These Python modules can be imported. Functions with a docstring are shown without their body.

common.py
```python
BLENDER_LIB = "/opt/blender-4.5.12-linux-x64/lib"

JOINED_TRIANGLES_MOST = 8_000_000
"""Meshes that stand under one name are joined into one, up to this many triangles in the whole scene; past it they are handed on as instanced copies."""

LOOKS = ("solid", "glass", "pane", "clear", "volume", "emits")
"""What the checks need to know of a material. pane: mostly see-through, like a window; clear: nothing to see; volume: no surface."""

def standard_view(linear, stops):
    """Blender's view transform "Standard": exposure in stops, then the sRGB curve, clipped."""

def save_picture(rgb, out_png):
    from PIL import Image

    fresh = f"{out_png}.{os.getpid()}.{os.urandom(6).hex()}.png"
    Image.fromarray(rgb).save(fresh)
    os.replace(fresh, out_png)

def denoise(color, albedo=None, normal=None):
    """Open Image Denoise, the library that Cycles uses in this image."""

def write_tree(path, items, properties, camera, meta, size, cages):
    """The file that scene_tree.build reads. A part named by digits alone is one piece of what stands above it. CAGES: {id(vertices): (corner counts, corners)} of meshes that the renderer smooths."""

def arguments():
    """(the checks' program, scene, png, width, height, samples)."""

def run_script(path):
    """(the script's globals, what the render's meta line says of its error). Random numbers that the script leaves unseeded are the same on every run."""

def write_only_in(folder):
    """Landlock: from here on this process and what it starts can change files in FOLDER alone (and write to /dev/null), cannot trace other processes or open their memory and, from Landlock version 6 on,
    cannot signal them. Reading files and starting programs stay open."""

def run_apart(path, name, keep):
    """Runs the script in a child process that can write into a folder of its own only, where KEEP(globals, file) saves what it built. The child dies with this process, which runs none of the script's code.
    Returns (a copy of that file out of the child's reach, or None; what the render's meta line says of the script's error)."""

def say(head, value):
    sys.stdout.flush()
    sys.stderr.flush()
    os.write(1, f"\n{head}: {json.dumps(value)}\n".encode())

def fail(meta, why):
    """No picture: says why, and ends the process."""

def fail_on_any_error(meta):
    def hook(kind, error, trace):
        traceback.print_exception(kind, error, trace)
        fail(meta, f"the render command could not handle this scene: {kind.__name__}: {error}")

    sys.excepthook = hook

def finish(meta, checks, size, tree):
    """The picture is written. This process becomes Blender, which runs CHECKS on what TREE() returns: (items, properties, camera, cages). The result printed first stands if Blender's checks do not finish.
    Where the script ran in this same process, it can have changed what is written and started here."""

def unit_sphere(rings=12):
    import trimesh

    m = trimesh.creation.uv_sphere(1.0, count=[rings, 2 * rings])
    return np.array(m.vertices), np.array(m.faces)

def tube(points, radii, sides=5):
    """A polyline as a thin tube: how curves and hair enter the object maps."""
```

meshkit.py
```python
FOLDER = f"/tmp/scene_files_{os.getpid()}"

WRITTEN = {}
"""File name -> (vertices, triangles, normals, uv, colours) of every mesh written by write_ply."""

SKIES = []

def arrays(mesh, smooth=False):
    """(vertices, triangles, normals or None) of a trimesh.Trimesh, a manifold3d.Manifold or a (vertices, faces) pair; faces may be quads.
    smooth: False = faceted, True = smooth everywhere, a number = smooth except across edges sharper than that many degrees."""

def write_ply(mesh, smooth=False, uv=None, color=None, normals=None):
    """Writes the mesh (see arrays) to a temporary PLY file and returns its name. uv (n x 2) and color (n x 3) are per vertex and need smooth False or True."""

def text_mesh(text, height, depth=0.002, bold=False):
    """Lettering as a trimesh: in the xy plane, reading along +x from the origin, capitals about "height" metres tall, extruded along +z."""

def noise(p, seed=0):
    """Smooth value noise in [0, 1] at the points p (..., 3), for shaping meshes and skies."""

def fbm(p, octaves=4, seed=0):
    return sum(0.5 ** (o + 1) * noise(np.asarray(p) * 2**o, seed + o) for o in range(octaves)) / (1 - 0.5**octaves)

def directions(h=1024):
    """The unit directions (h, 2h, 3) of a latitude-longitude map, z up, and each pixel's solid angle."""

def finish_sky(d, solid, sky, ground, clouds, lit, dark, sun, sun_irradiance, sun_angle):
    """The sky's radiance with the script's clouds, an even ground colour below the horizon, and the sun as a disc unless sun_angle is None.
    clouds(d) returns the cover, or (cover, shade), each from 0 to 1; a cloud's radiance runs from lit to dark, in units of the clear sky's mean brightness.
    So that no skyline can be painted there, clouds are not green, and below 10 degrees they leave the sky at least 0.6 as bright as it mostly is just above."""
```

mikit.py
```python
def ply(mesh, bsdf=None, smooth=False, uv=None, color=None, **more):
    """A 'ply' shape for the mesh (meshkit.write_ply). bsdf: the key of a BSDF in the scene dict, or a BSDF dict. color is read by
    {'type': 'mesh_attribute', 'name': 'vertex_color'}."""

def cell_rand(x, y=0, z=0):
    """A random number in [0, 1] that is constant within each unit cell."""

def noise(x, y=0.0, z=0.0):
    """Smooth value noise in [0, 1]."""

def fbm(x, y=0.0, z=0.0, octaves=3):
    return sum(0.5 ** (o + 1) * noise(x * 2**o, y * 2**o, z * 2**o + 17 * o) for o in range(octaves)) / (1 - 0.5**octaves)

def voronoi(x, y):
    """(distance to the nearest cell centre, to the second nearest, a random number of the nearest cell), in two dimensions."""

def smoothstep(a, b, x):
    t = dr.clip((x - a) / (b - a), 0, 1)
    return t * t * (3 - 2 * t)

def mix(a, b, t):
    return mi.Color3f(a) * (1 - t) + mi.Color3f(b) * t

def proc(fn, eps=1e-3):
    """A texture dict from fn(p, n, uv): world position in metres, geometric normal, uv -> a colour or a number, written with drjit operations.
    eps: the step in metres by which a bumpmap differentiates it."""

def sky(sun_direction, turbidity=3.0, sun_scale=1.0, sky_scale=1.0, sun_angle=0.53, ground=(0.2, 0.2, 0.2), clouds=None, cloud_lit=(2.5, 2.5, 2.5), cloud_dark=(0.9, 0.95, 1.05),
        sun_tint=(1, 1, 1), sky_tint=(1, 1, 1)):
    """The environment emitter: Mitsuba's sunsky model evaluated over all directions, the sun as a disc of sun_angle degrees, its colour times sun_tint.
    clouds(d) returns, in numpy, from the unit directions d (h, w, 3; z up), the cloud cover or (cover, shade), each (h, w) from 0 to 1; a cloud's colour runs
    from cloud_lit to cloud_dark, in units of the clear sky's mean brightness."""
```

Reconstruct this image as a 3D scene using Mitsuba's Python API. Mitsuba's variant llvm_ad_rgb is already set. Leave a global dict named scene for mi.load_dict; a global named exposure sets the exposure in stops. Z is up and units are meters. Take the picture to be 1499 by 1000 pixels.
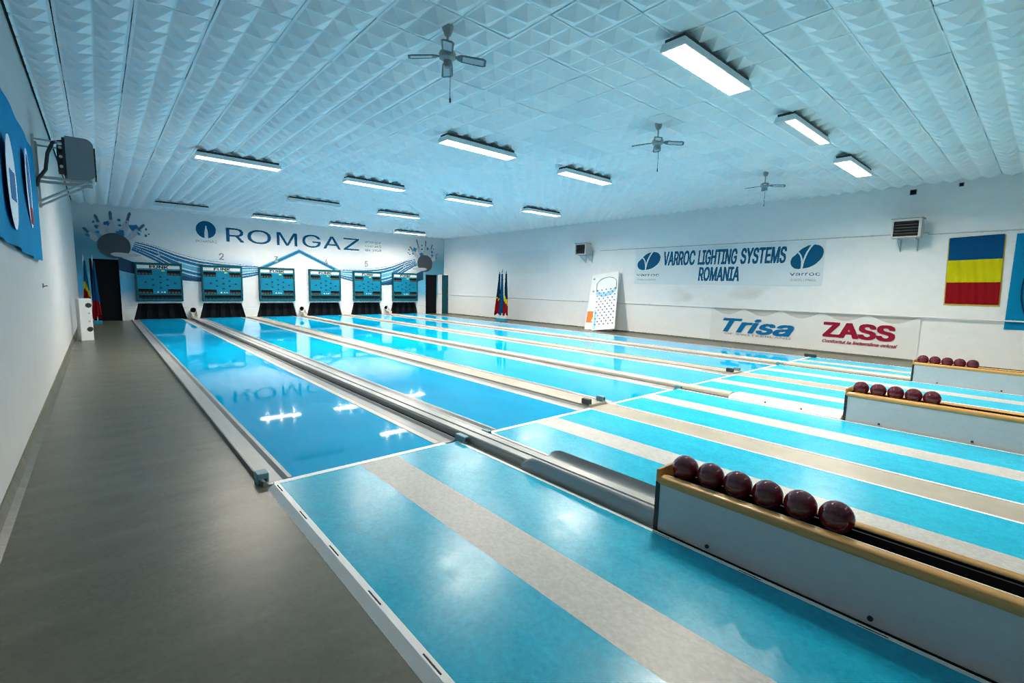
import math, random
import numpy as np, trimesh, mitsuba as mi, mikit, meshkit, drjit as dr
from shapely.geometry import Polygon, LineString, Point, box as sbox
from shapely import affinity
from mikit import proc, noise, fbm, smoothstep, mix

T = mi.ScalarTransform4f
scene, labels = {}, {}
rng = random.Random(7)

# ------------------------------------------------------------------ camera, light level
W, H, F = 1499, 1000, 689.12
YAW, PITCH, ROLL, EYE = math.radians(41.208), math.radians(6.575), math.radians(1.295), np.array([0.0, 0.0, 1.55])
fwd = np.array([math.sin(YAW) * math.cos(PITCH), math.cos(YAW) * math.cos(PITCH), -math.sin(PITCH)])
rgt = np.array([math.cos(YAW), -math.sin(YAW), 0.0]); upv = np.cross(rgt, fwd)
rgt, upv = rgt * math.cos(ROLL) + upv * math.sin(ROLL), -rgt * math.sin(ROLL) + upv * math.cos(ROLL)
M = np.eye(4); M[:3, 0], M[:3, 1], M[:3, 2], M[:3, 3] = -rgt, upv, fwd, EYE
scene['camera'] = {'type': 'perspective', 'fov': 2 * math.degrees(math.atan(W / 2 / F)), 'fov_axis': 'x', 'to_world': T(M.tolist()), 'near_clip': 0.05, 'far_clip': 200.0}
exposure = 2.68
LAMP, BEAM = 2.4, 3.0                         # radiance of a lit diffuser; intensity of each of its three downward beams (prismatic optic)
LAMP_RGB = (1.0, 0.90, 0.755)

# ------------------------------------------------------------------ dimensions (metres)
XL, XR, YB, YN, ZC, ZF = -0.57, 14.868, 23.007, -8.0, 4.218, -0.03
LC = [1.784 + 2.118 * i for i in range(6)]    # lane centres
YF, YA = 3.84, -2.2                           # foul line, near end of the approaches

# ------------------------------------------------------------------ materials
def col(*c): return {'type': 'rgb', 'value': list(c)}
def mat(key, color, rough=0.5, spec=0.5, metal=0.0, coat=0.0, coat_gloss=0.9, two=False, sheen=0.0):
    c = color if isinstance(color, dict) else col(*color)
    r = rough if isinstance(rough, dict) else float(rough)
    b = {'type': 'principled', 'base_color': c, 'roughness': r, 'specular': float(spec), 'metallic': float(metal)}
    if coat: b['clearcoat'], b['clearcoat_gloss'] = float(coat), float(coat_gloss)
    if sheen: b['sheen'] = float(sheen)
    scene[key] = {'type': 'twosided', 'bsdf': b} if two else b
    return key
def mottle(c, amp, s, s2=None):
    c = np.array(c, float)
    def fn(p, n, uv):
        v = fbm(p.x * s, p.y * (s2 or s), p.z * s, 3) - 0.5
        return mi.Color3f(*[float(k) for k in c]) * (1 + amp * 2 * v)
    return proc(fn)

def lino(p, n, uv):
    v = fbm(p.x * 3.1, p.y * 9.0, 0.0, 3); w = fbm(p.x * 60, p.y * 60, 0.0, 2); u = fbm(p.x * .7 + 4, p.y * .5, 0.0, 2)
    return mix((0.064, 0.062, 0.046), (0.125, 0.120, 0.088), v * 0.45 + w * 0.35 + u * 0.2)
mat('m_lino', proc(lino), 0.33, 0.5)
def lane_c(p, n, uv):
    v = fbm(p.x * 2.0, p.y * 1.1, 0.0, 3)
    return mix((0.0, 0.26, 0.50), (0.0, 0.335, 0.60), v)
mat('m_lane_flat', proc(lane_c), 0.04, 0.42)
scene['m_lane'] = {'type': 'bumpmap', 'arbitrary': proc(lambda p, n, uv: fbm(p.x * 2.6, p.y * 1.7, 5.0, 3), 4e-3), 'scale': 0.0007, 'bsdf': scene.pop('m_lane_flat')}
def appr_c(p, n, uv):
    v = fbm(p.x * 2.3, p.y * 2.3, 0.0, 3); w = fbm(p.x * 45, p.y * 45, 3.0, 3); s = fbm(p.x * 14, p.y * 7, 9.0, 2)
    t = dr.clip(v * .22 + w * .45 + s * .2 + .25 * fbm(p.x * 130, p.y * 130, 1.0, 2) - .06, 0, 1)
    return mix((0.0, 0.24, 0.40), (0.015, 0.46, 0.64), t)
def appr_r(p, n, uv): return 0.20 + 0.12 * fbm(p.x * 9, p.y * 9, 2.0, 3)
mat('m_approach', proc(appr_c), proc(appr_r), 0.38)
def stripe_c(p, n, uv):
    w = fbm(p.x * 70, p.y * 55, 3.0, 4) * .8 + .2 * fbm(p.x * 5, p.y * 5, 1.0, 2)
    return mix((0.31, 0.31, 0.295), (0.47, 0.47, 0.45), w)
mat('m_stripe', proc(stripe_c), 0.4, 0.45)
mat('m_trim', (0.80, 0.80, 0.79), 0.35)
mat('m_lip', (0.47, 0.45, 0.40), 0.35)
mat('m_gutter', mottle((0.26, 0.265, 0.265), .12, 2.5), 0.32, 0.5)
mat('m_gutterdark', (0.10, 0.11, 0.12), 0.4)
mat('m_divider', mottle((0.32, 0.295, 0.24), .12, 5), 0.4)
mat('m_rail', mottle((0.36, 0.36, 0.355), .08, 4), 0.3, 0.5)
mat('m_railcream', mottle((0.44, 0.41, 0.34), .08, 4), 0.32, 0.5)
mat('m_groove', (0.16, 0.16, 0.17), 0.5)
mat('m_guard', mottle((0.30, 0.32, 0.34), .10, 4), 0.35)
mat('m_plate', mottle((0.50, 0.50, 0.49), .08, 6), 0.4)
mat('m_slot', (0.015, 0.015, 0.015), 0.7)
mat('m_black', (0.005, 0.005, 0.006), 0.6, 0.1)
mat('m_blackcloth', (0.006, 0.007, 0.008), 0.9, 0.05)
mat('m_blackcloth2', (0.012, 0.013, 0.015), 0.9, 0.05)
def plaster_c(p, n, uv):
    v = fbm(p.x * .9, p.y * .9, p.z * .9, 3); w = fbm(p.x * 7, p.y * 7, p.z * 7, 2)
    return mix((0.68, 0.685, 0.68), (0.79, 0.785, 0.775), v * .6 + w * .4)
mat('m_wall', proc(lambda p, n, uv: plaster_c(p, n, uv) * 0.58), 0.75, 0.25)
def right_c(p, n, uv):
    base = plaster_c(p, n, uv)
    st = smoothstep(.60, .72, fbm(p.y * .8 + 3, p.z * 1.1, 0.0, 3)) * smoothstep(1.0, 1.3, p.z) * (1 - smoothstep(1.5, 1.9, p.z)) * smoothstep(3.0, 4.0, p.y) * (1 - smoothstep(8., 9., p.y))
    pa = smoothstep(14.6, 14.63, p.y) * (1 - smoothstep(18.2, 18.23, p.y)) * smoothstep(2.18, 2.2, p.z) * (1 - smoothstep(3.2, 3.22, p.z))
    gz = smoothstep(.8, .86, p.z) * (1 - smoothstep(1.05, 1.08, p.z)) * smoothstep(2.0, 2.1, p.y) * (1 - smoothstep(7.2, 7.26, p.y))
    return mix(mix(base, mi.Color3f(0.44, 0.42, 0.38), dr.clip(st * .4 + gz * .8, 0, 1)), mi.Color3f(0.62, 0.63, 0.65), pa * .4)
mat('m_wallright', proc(right_c), 0.75, 0.25)
def far_c(p, n, uv):
    base = plaster_c(p, n, uv)
    s = dr.abs(p.x - 7.07)
    teal = smoothstep(5.5, 6.7, s) * (1 - .75 * smoothstep(2.7, 4.0, p.z)) * smoothstep(0.55, 1.4, p.z)
    zc = 2.15 - .10 * dr.maximum(s - 2.0, 0)
    g = (p.z - zc + .25 * smoothstep(4., 6.5, s)) / (.16 + .07 * s)
    glow = dr.exp(-g * g) * smoothstep(1.3, 2.6, s)
    low = smoothstep(5.2, 6.0, s) * dr.exp(-dr.square((p.z - 1.35) / .35)) * .6
    c = mix(base, mi.Color3f(0.02, 0.22, 0.31), dr.clip(teal * .9, 0, 1))
    c = mix(c, mi.Color3f(0.10, 0.47, 0.72), dr.clip(glow * .55 + low, 0, .9))
    seam = (1 - smoothstep(.004, .012, dr.abs(p.z - .43))) * .35
    return mix(c, mi.Color3f(0.35, 0.35, 0.34), seam)
mat('m_wallfar', proc(far_c), 0.7, 0.3)
mat('m_tile', (0.82, 0.825, 0.83), 0.45, 0.5)
mat('m_tile2', (0.77, 0.785, 0.80), 0.45, 0.5)
mat('m_tile3', (0.85, 0.845, 0.84), 0.45, 0.5)
mat('m_backing', (0.05, 0.05, 0.055), 0.8)
mat('m_housing', (0.68, 0.69, 0.70), 0.5)
mat('m_diffoff', (0.62, 0.64, 0.66), 0.3)
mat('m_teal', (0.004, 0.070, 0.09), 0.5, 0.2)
mat('m_panelblue', mottle((0.003, 0.19, 0.31), .08, 3), 0.5, 0.2)
mat('m_window', (0.006, 0.012, 0.014), 0.5, 0.1)
mat('m_headwhite', (0.70, 0.69, 0.64), 0.4)
mat('m_digits', (0.11, 0.095, 0.07), 0.6, .1)
mat('m_pinlight', (0.004, 0.03, 0.10), 0.3)
scene['m_yellowlamp'] = {'type': 'principled', 'base_color': col(0.8, 0.75, 0.05), 'roughness': 0.4}
mat('m_wood', None or proc(lambda p, n, uv: mix((0.36, 0.17, 0.045), (0.66, 0.37, 0.11), fbm(p.x * 40, p.y * 2.2, p.z * 40, 3))), 0.3, 0.5, coat=.6)
mat('m_wooddark', (0.10, 0.05, 0.028), 0.45)
mat('m_laminate', mottle((0.50, 0.51, 0.52), .05, 30), 0.4)
mat('m_ball', mottle((0.082, 0.004, 0.012), .25, 9), 0.03, 0.9)
mat('m_sensor', (0.10, 0.24, 0.30), 0.45)
mat('m_sensordark', (0.02, 0.03, 0.035), 0.4)
mat('m_metal', (0.55, 0.55, 0.56), 0.35, metal=.8)
mat('m_bracket', (0.42, 0.43, 0.44), 0.45)
mat('m_heater', (0.42, 0.41, 0.40), 0.5)
mat('m_heatergrey', (0.22, 0.24, 0.25), 0.5)
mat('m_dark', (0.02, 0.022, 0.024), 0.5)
mat('m_pipe', (0.66, 0.66, 0.66), 0.4)
mat('m_cable', (0.45, 0.46, 0.47), 0.5)
mat('m_navy', (0.003, 0.065, 0.15), 0.6, .15)
mat('m_signblue', (0.001, 0.085, 0.18), 0.6, 0.15)
mat('m_leafgreen', (0.45, 0.55, 0.42), 0.6)
mat('m_grey', (0.22, 0.23, 0.24), 0.6)
mat('m_olive', (0.25, 0.26, 0.10), 0.6)
mat('m_bannercool', mottle((0.62, 0.67, 0.69), .06, 1.3), 0.5, .3, two=True)
mat('m_bannerwhite', mottle((0.66, 0.66, 0.645), .05, 2), 0.5, .3, two=True)
mat('m_trisa', (0.003, 0.13, 0.33), 0.6, .15)
mat('m_zass', (0.26, 0.008, 0.03), 0.6, .15)
mat('m_flagblue', (0.002, 0.065, 0.18), 0.8, .1, two=True)
mat('m_flagyellow', (0.54, 0.49, 0.003), 0.7, .1, two=True)
mat('m_flagred', (0.24, 0.003, 0.008), 0.7, .1, two=True)
mat('m_fringe', (0.52, 0.36, 0.06), 0.7, two=True)
mat('m_cyanflag', mottle((0.001, 0.19, 0.38), .08, 3), 0.8, .1, two=True)
mat('m_darkblue', (0.003, 0.03, 0.07), 0.8, .1, two=True)
mat('m_emblemwhite', (0.62, 0.68, 0.74), 0.7)
mat('m_white', (0.80, 0.80, 0.79), 0.45)
mat('m_poster', (0.78, 0.78, 0.75), 0.4)
mat('m_orange', (0.75, 0.20, 0.025), 0.5)
mat('m_lightblue', (0.30, 0.58, 0.78), 0.5)
mat('m_peg', (0.035, 0.06, 0.13), 0.4)
mat('m_standblue', (0.01, 0.27, 0.42), 0.5)
mat('m_fanframe', (0.10, 0.13, 0.14), 0.45)
mat('m_fancane', (0.46, 0.50, 0.52), 0.6)
mat('m_fanbody', (0.33, 0.33, 0.33), 0.4)
mat('m_mball', (0.045, 0.055, 0.065), 0.6)
mat('m_mpin', (0.42, 0.42, 0.44), 0.6)
mat('m_mpintip', (0.05, 0.10, 0.15), 0.6)
for k, c in dict(a=(0.002, 0.12, 0.27), b=(0.004, 0.21, 0.38), c=(0.002, 0.045, 0.12), d=(0.10, 0.40, 0.58), e=(0.70, 0.74, 0.76)).items(): mat('m_sw_' + k, c, 0.6)
scene['m_lamp'] = {'type': 'diffuse', 'reflectance': col(.8, .8, .8)}

# ------------------------------------------------------------------ helpers
def key_of(name):
    if name not in scene and name not in labels: return name
    for i in range(1, 1000):
        k = '%s_%03d' % (name, i)
        if k not in scene and k not in labels: return k
def tag(key, label, cat, group=None):
    labels[key] = {'label': label, 'category': cat}
    if group: labels[key]['group'] = group
def thing(name, label, cat, group=None):
    k = key_of(name); tag(k, label, cat, group); return k
def put(key, mesh, m, smooth=False, label=None, **kw):
    k = key_of(key)
    scene[k] = mikit.ply(mesh, m, smooth, **kw) if not isinstance(mesh, dict) else mesh
    if label: labels.setdefault(k, {})['label'] = label
    return k
def part(parent, name, mesh, m=None, smooth=False, label=None): return put(parent + '__' + name, mesh, m, smooth, label)
def structure(name, mesh, m, label, smooth=False):
    put(name, mesh, m, smooth); labels[name] = {'label': label, 'kind': 'structure'}
def cat(*ms): return trimesh.util.concatenate([m for m in ms])
def bx(x0, x1, y0, y1, z0, z1, c=0.0):
    if c <= 0:
        m = trimesh.creation.box((x1 - x0, y1 - y0, z1 - z0)); m.apply_translation(((x0 + x1) / 2, (y0 + y1) / 2, (z0 + z1) / 2)); return m
    p = []
    for sx in (0, 1):
        for sy in (0, 1):
            for sz in (0, 1):
                for a in range(3):
                    d = [c, c, c]; d[a] = 0
                    p.append([(x1 - d[0]) if sx else (x0 + d[0]), (y1 - d[1]) if sy else (y0 + d[1]), (z1 - d[2]) if sz else (z0 + d[2])])
    return trimesh.Trimesh(np.array(p)).convex_hull
PL = {'far': ((1, 0, 0), (0, 0, 1)), 'right': ((0, -1, 0), (0, 0, 1)), 'left': ((0, 1, 0), (0, 0, 1)), 'top': ((1, 0, 0), (0, 1, 0))}
def frame(plane, o):
    U, V = (np.array(v, float) for v in PL[plane]); m = np.eye(4); m[:3, 0], m[:3, 1], m[:3, 2], m[:3, 3] = U, V, np.cross(U, V), o; return m
def org(plane, off):
    return {'far': (0, YB - off, 0), 'right': (XR - off, 0, 0), 'left': (XL + off, 0, 0)}[plane]
def extr(poly, depth, plane, o):
    """polygon in (u, v) extruded by depth along the plane's outward normal"""
    gs = [g for g in getattr(poly, 'geoms', [poly]) if g.area > 1e-7]
    m = cat(*[trimesh.creation.extrude_polygon(g, depth, engine='earcut') for g in gs]); m.apply_transform(frame(plane, o)); return m
def along_y(pts, y0, y1):
    """profile (x, z) swept from y0 to y1"""
    return extr(Polygon(pts), y1 - y0, 'far', (0, y1, 0))
def text(s, w, h, bold=False, shear=0.0, depth=0.002):
    m = meshkit.text_mesh(s, 1.0, depth, bold); b = m.bounds
    A = np.eye(4); A[:3, 3] = (-b[0][0], 0, 0); m.apply_transform(A)
    A = np.eye(4); A[0, 1] = shear; m.apply_transform(A)
    b = m.bounds; A = np.eye(4); A[0, 0], A[1, 1] = w / (b[1][0] - b[0][0]), h; A[0, 3] = -b[0][0] * A[0, 0]; m.apply_transform(A); return m
def text_on(plane, off, s, u0, v0, w, h, fat=0.0, **kw):
    m = text(s, w - 2 * fat, h - fat, **kw)
    if fat: m = cat(*[m.copy().apply_translation((fat + a * fat, b * fat * .5, 0)) for a, b in ((-1, 0), (-.5, 1), (0, 1), (.5, 1), (1, 0), (1, 1), (-1, 1), (0, 0))])
    m.apply_translation((u0, v0, 0)); m.apply_transform(frame(plane, org(plane, off))); return m
def cyl(r, p0, p1, n=12, r1=None):
    p0, p1 = np.array(p0, float), np.array(p1, float); L = np.linalg.norm(p1 - p0)
    m = trimesh.creation.cylinder(r, L, sections=n)
    if r1 is not None:
        v = m.vertices.copy(); t = v[:, 2] > 0; v[t, :2] *= r1 / r; m.vertices = v
    m.apply_transform(trimesh.geometry.align_vectors((0, 0, 1), (p1 - p0) / L)); m.apply_translation((p0 + p1) / 2); return m
def tube(pts, r, n=8): 
    import common
    pts = np.array(pts, float); v, f = [], []
    return cat(*[cyl(r, pts[i], pts[i + 1], n) for i in range(len(pts) - 1)], *[trimesh.creation.icosphere(1, r).apply_translation(p) for p in pts[1:-1]])
def sheet(fn, nu, nv, th):
    """closed thin cloth: fn(s, t) -> (point, normal) for s, t in [0, 1]"""
    s, t = np.meshgrid(np.linspace(0, 1, nu + 1), np.linspace(0, 1, nv + 1), indexing='ij')
    P, N = fn(s.ravel(), t.ravel()); a, b = P + N * th / 2, P - N * th / 2; n = len(P); idx = np.arange(n).reshape(nu + 1, nv + 1)
    q = np.stack([idx[:-1, :-1], idx[1:, :-1], idx[1:, 1:], idx[:-1, 1:]], -1).reshape(-1, 4)
    f = np.vstack([q, q[:, ::-1] + n])
    rim = np.concatenate([idx[:, 0], idx[-1, 1:], idx[-2::-1, -1], idx[0, -2:0:-1]]); r2 = np.roll(rim, -1)
    f = np.vstack([f, np.stack([rim + n, r2 + n, r2, rim], -1)])
    m = trimesh.Trimesh(np.vstack([a, b]), np.vstack([f[:, [0, 1, 2]], f[:, [0, 2, 3]]]), process=False); m.fix_normals(); return m
def bez(p, n=24):
    p = np.array(p, float); t = np.linspace(0, 1, n)[:, None]
    return (1 - t) ** 3 * p[0] + 3 * t * (1 - t) ** 2 * p[1] + 3 * t * t * (1 - t) * p[2] + t ** 3 * p[3]

# ------------------------------------------------------------------ setting
structure('floor', bx(XL - .2, XR + .2, YN - .2, YB + .5, -0.2, ZF), 'm_lino', 'grey olive linoleum floor beside and beneath the bowling lanes')
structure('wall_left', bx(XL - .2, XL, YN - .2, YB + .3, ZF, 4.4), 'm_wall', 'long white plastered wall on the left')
structure('wall_right', bx(XR, XR + .2, YN - .2, YB + .3, ZF, 4.4), 'm_wallright', 'long white plastered wall on the right')
structure('wall_behind', bx(XL, XR, YN - .2, YN, ZF, 4.4), 'm_wall', 'white end wall behind the camera')
far = sbox(XL, ZF, XR, 4.4)
pits = [Polygon([(c - .845, ZF), (c + .845, ZF), (c + .845, 0), (c + .69, .615), (c - .69, .615), (c - .845, 0)]) for c in LC]
HOLES = [2.843 + 4.236 * i for i in range(3)]
for p in pits: far = far.difference(p)
for x in HOLES: far = far.difference(Point(x, .33).buffer(.105, 12))
DL, DR = sbox(-.22, ZF, .60, 2.24), sbox(13.68, ZF, 14.44, 2.14)
far = far.difference(DL).difference(DR)
m = extr(far, .25, 'far', (0, YB + .25, 0))
structure('wall_far', m, 'm_wallfar', 'white far wall with blue painted mural above the pin pits')
structure('door_1', bx(-.22, .60, YB + .10, YB + .16, ZF, 2.24), 'm_black', 'black door in the far left corner')
structure('door_2', bx(13.68, 14.44, YB + .10, YB + .16, ZF, 2.14), 'm_black', 'black doorway in the far right corner')
structure('baseboard_left', along_y([(XL, ZF), (XL + .07, ZF), (XL + .03, ZF + .02), (XL + .012, ZF + .09), (XL, ZF + .09)], YN, YB), 'm_lino', 'grey linoleum skirting turned up the left wall')
structure('baseboard_right', along_y([(XR, ZF), (XR, ZF + .05), (XR - .012, ZF + .05), (XR - .02, ZF + .015), (XR - .05, ZF)], YN, YB), 'm_lino', 'grey linoleum skirting turned up the right wall')
structure('ceiling', bx(XL - .2, XR + .2, YN - .2, YB + .3, ZC + .022, ZC + .2), 'm_backing', 'ceiling of white polystyrene tiles with pyramid relief')

# ceiling tiles
PX, PY, TX0, TY0 = 0.617, 0.629, 1.65, 1.64
def tile_mesh(a=0.0):
    hx, hy = PX / 2 - .0045, PY / 2 - .0045; v, f = [], []
    def quad(p): i = len(v); v.extend(p); f.extend([[i, i + 2, i + 1], [i, i + 3, i + 2]])
    xs = [-hx, -hx + .028, -.007, .007, hx - .028, hx]; ys = [-hy, -hy + .018, -.007, .007, hy - .018, hy]
    for i in range(5):
        for j in range(5):
            x0, x1, y0, y1 = xs[i], xs[i + 1], ys[j], ys[j + 1]
            if i in (1, 3) and j in (1, 3):
                k = len(v); cx, cy = (x0 + x1) / 2 + a * .01, (y0 + y1) / 2
                v.extend([(x0, y0, 0), (x1, y0, 0), (x1, y1, 0), (x0, y1, 0), (cx, cy, -.075)])
                f.extend([[k, k + 4, k + 1], [k + 1, k + 4, k + 2], [k + 2, k + 4, k + 3], [k + 3, k + 4, k]])
            else: quad([(x0, y0, 0), (x1, y0, 0), (x1, y1, 0), (x0, y1, 0)])
    c = [(-hx, -hy), (hx, -hy), (hx, hy), (-hx, hy)]
    for i in range(4):
        (x0, y0), (x1, y1) = c[i], c[(i + 1) % 4]; k = len(v); v.extend([(x0, y0, 0), (x1, y1, 0), (x1, y1, .018), (x0, y0, .018)]); f.extend([[k, k + 1, k + 2], [k, k + 2, k + 3]])
    return trimesh.Trimesh(np.array(v), np.array(f), process=False)
tmesh = tile_mesh(); tply = {k: mikit.ply(tmesh, k) for k in ('m_tile', 'm_tile2', 'm_tile3')}
def cproj(p):
    d = np.asarray(p, float) - EYE; z = d @ fwd
    return (W / 2 + F * (d @ rgt) / z, H / 2 - F * (d @ upv) / z, z) if z > .3 else None
cells = []
for i in range(-4, 23):
    for j in range(-11, 35):
        x, y = TX0 + (i + .5) * PX, TY0 + (j + .5) * PY
        if x - PX / 2 > XR or x + PX / 2 < XL or y - PY / 2 > YB or y + PY / 2 < YN: continue
        R = rng.Random if False else rng
        ang, tx, ty, dz = rng.gauss(0, .25), rng.gauss(0, .35), rng.gauss(0, .35), rng.uniform(-.004, .003)
        mk = rng.choice(['m_tile', 'm_tile', 'm_tile2', 'm_tile3'])
        q = cproj((x, y, ZC)); vis = 0
        if q and -40 < q[0] < W + 40 and -40 < q[1] < H: vis = (ZC - EYE[2]) / q[2] ** 3
        cells.append((vis, x, y, ang, tx, ty, dz, mk))
cells.sort(key=lambda c: -c[0])
rest = []
for n, (vis, x, y, ang, tx, ty, dz, mk) in enumerate(cells):
    sx, sy = rng.uniform(-.0025, .0025), rng.uniform(-.0025, .0025)
    if abs(x - 5.66) < .1 and abs(y - 4.47) < .1: sx, ty = .014, 1.2      # one tile has slipped and shows a dark gap
    tw = T().translate([x + sx, y + sy, ZC + dz]).rotate([0, 0, 1], ang).rotate([1, 0, 0], tx).rotate([0, 1, 0], ty)
    cut = x + PX / 2 > XR or x - PX / 2 < XL or y + PY / 2 > YB or y - PY / 2 < YN
    if n < 300 and not cut:
        k = key_of('ceiling__tile'); scene[k] = {**tply[mk], 'to_world': tw}
    else:
        mm = tmesh.copy(); mm.apply_transform(np.array(tw.matrix, float).reshape(4, 4))
        if cut:
            for a, b, nn in (((XR - .012, 0, 0), 0, (-1, 0, 0)), ((XL + .03, 0, 0), 0, (1, 0, 0)), ((0, YB - .006, 0), 0, (0, -1, 0)), ((0, YN, 0), 0, (0, 1, 0))):
                mm = trimesh.intersections.slice_mesh_plane(mm, nn, a)
        if len(mm.faces): rest.append(mm)
put('ceiling__tile_field', cat(*rest), 'm_tile'); labels['ceiling__tile_field'] = {'kind': 'stuff', 'label': 'farther ceiling tiles with the same pyramid relief'}

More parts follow.
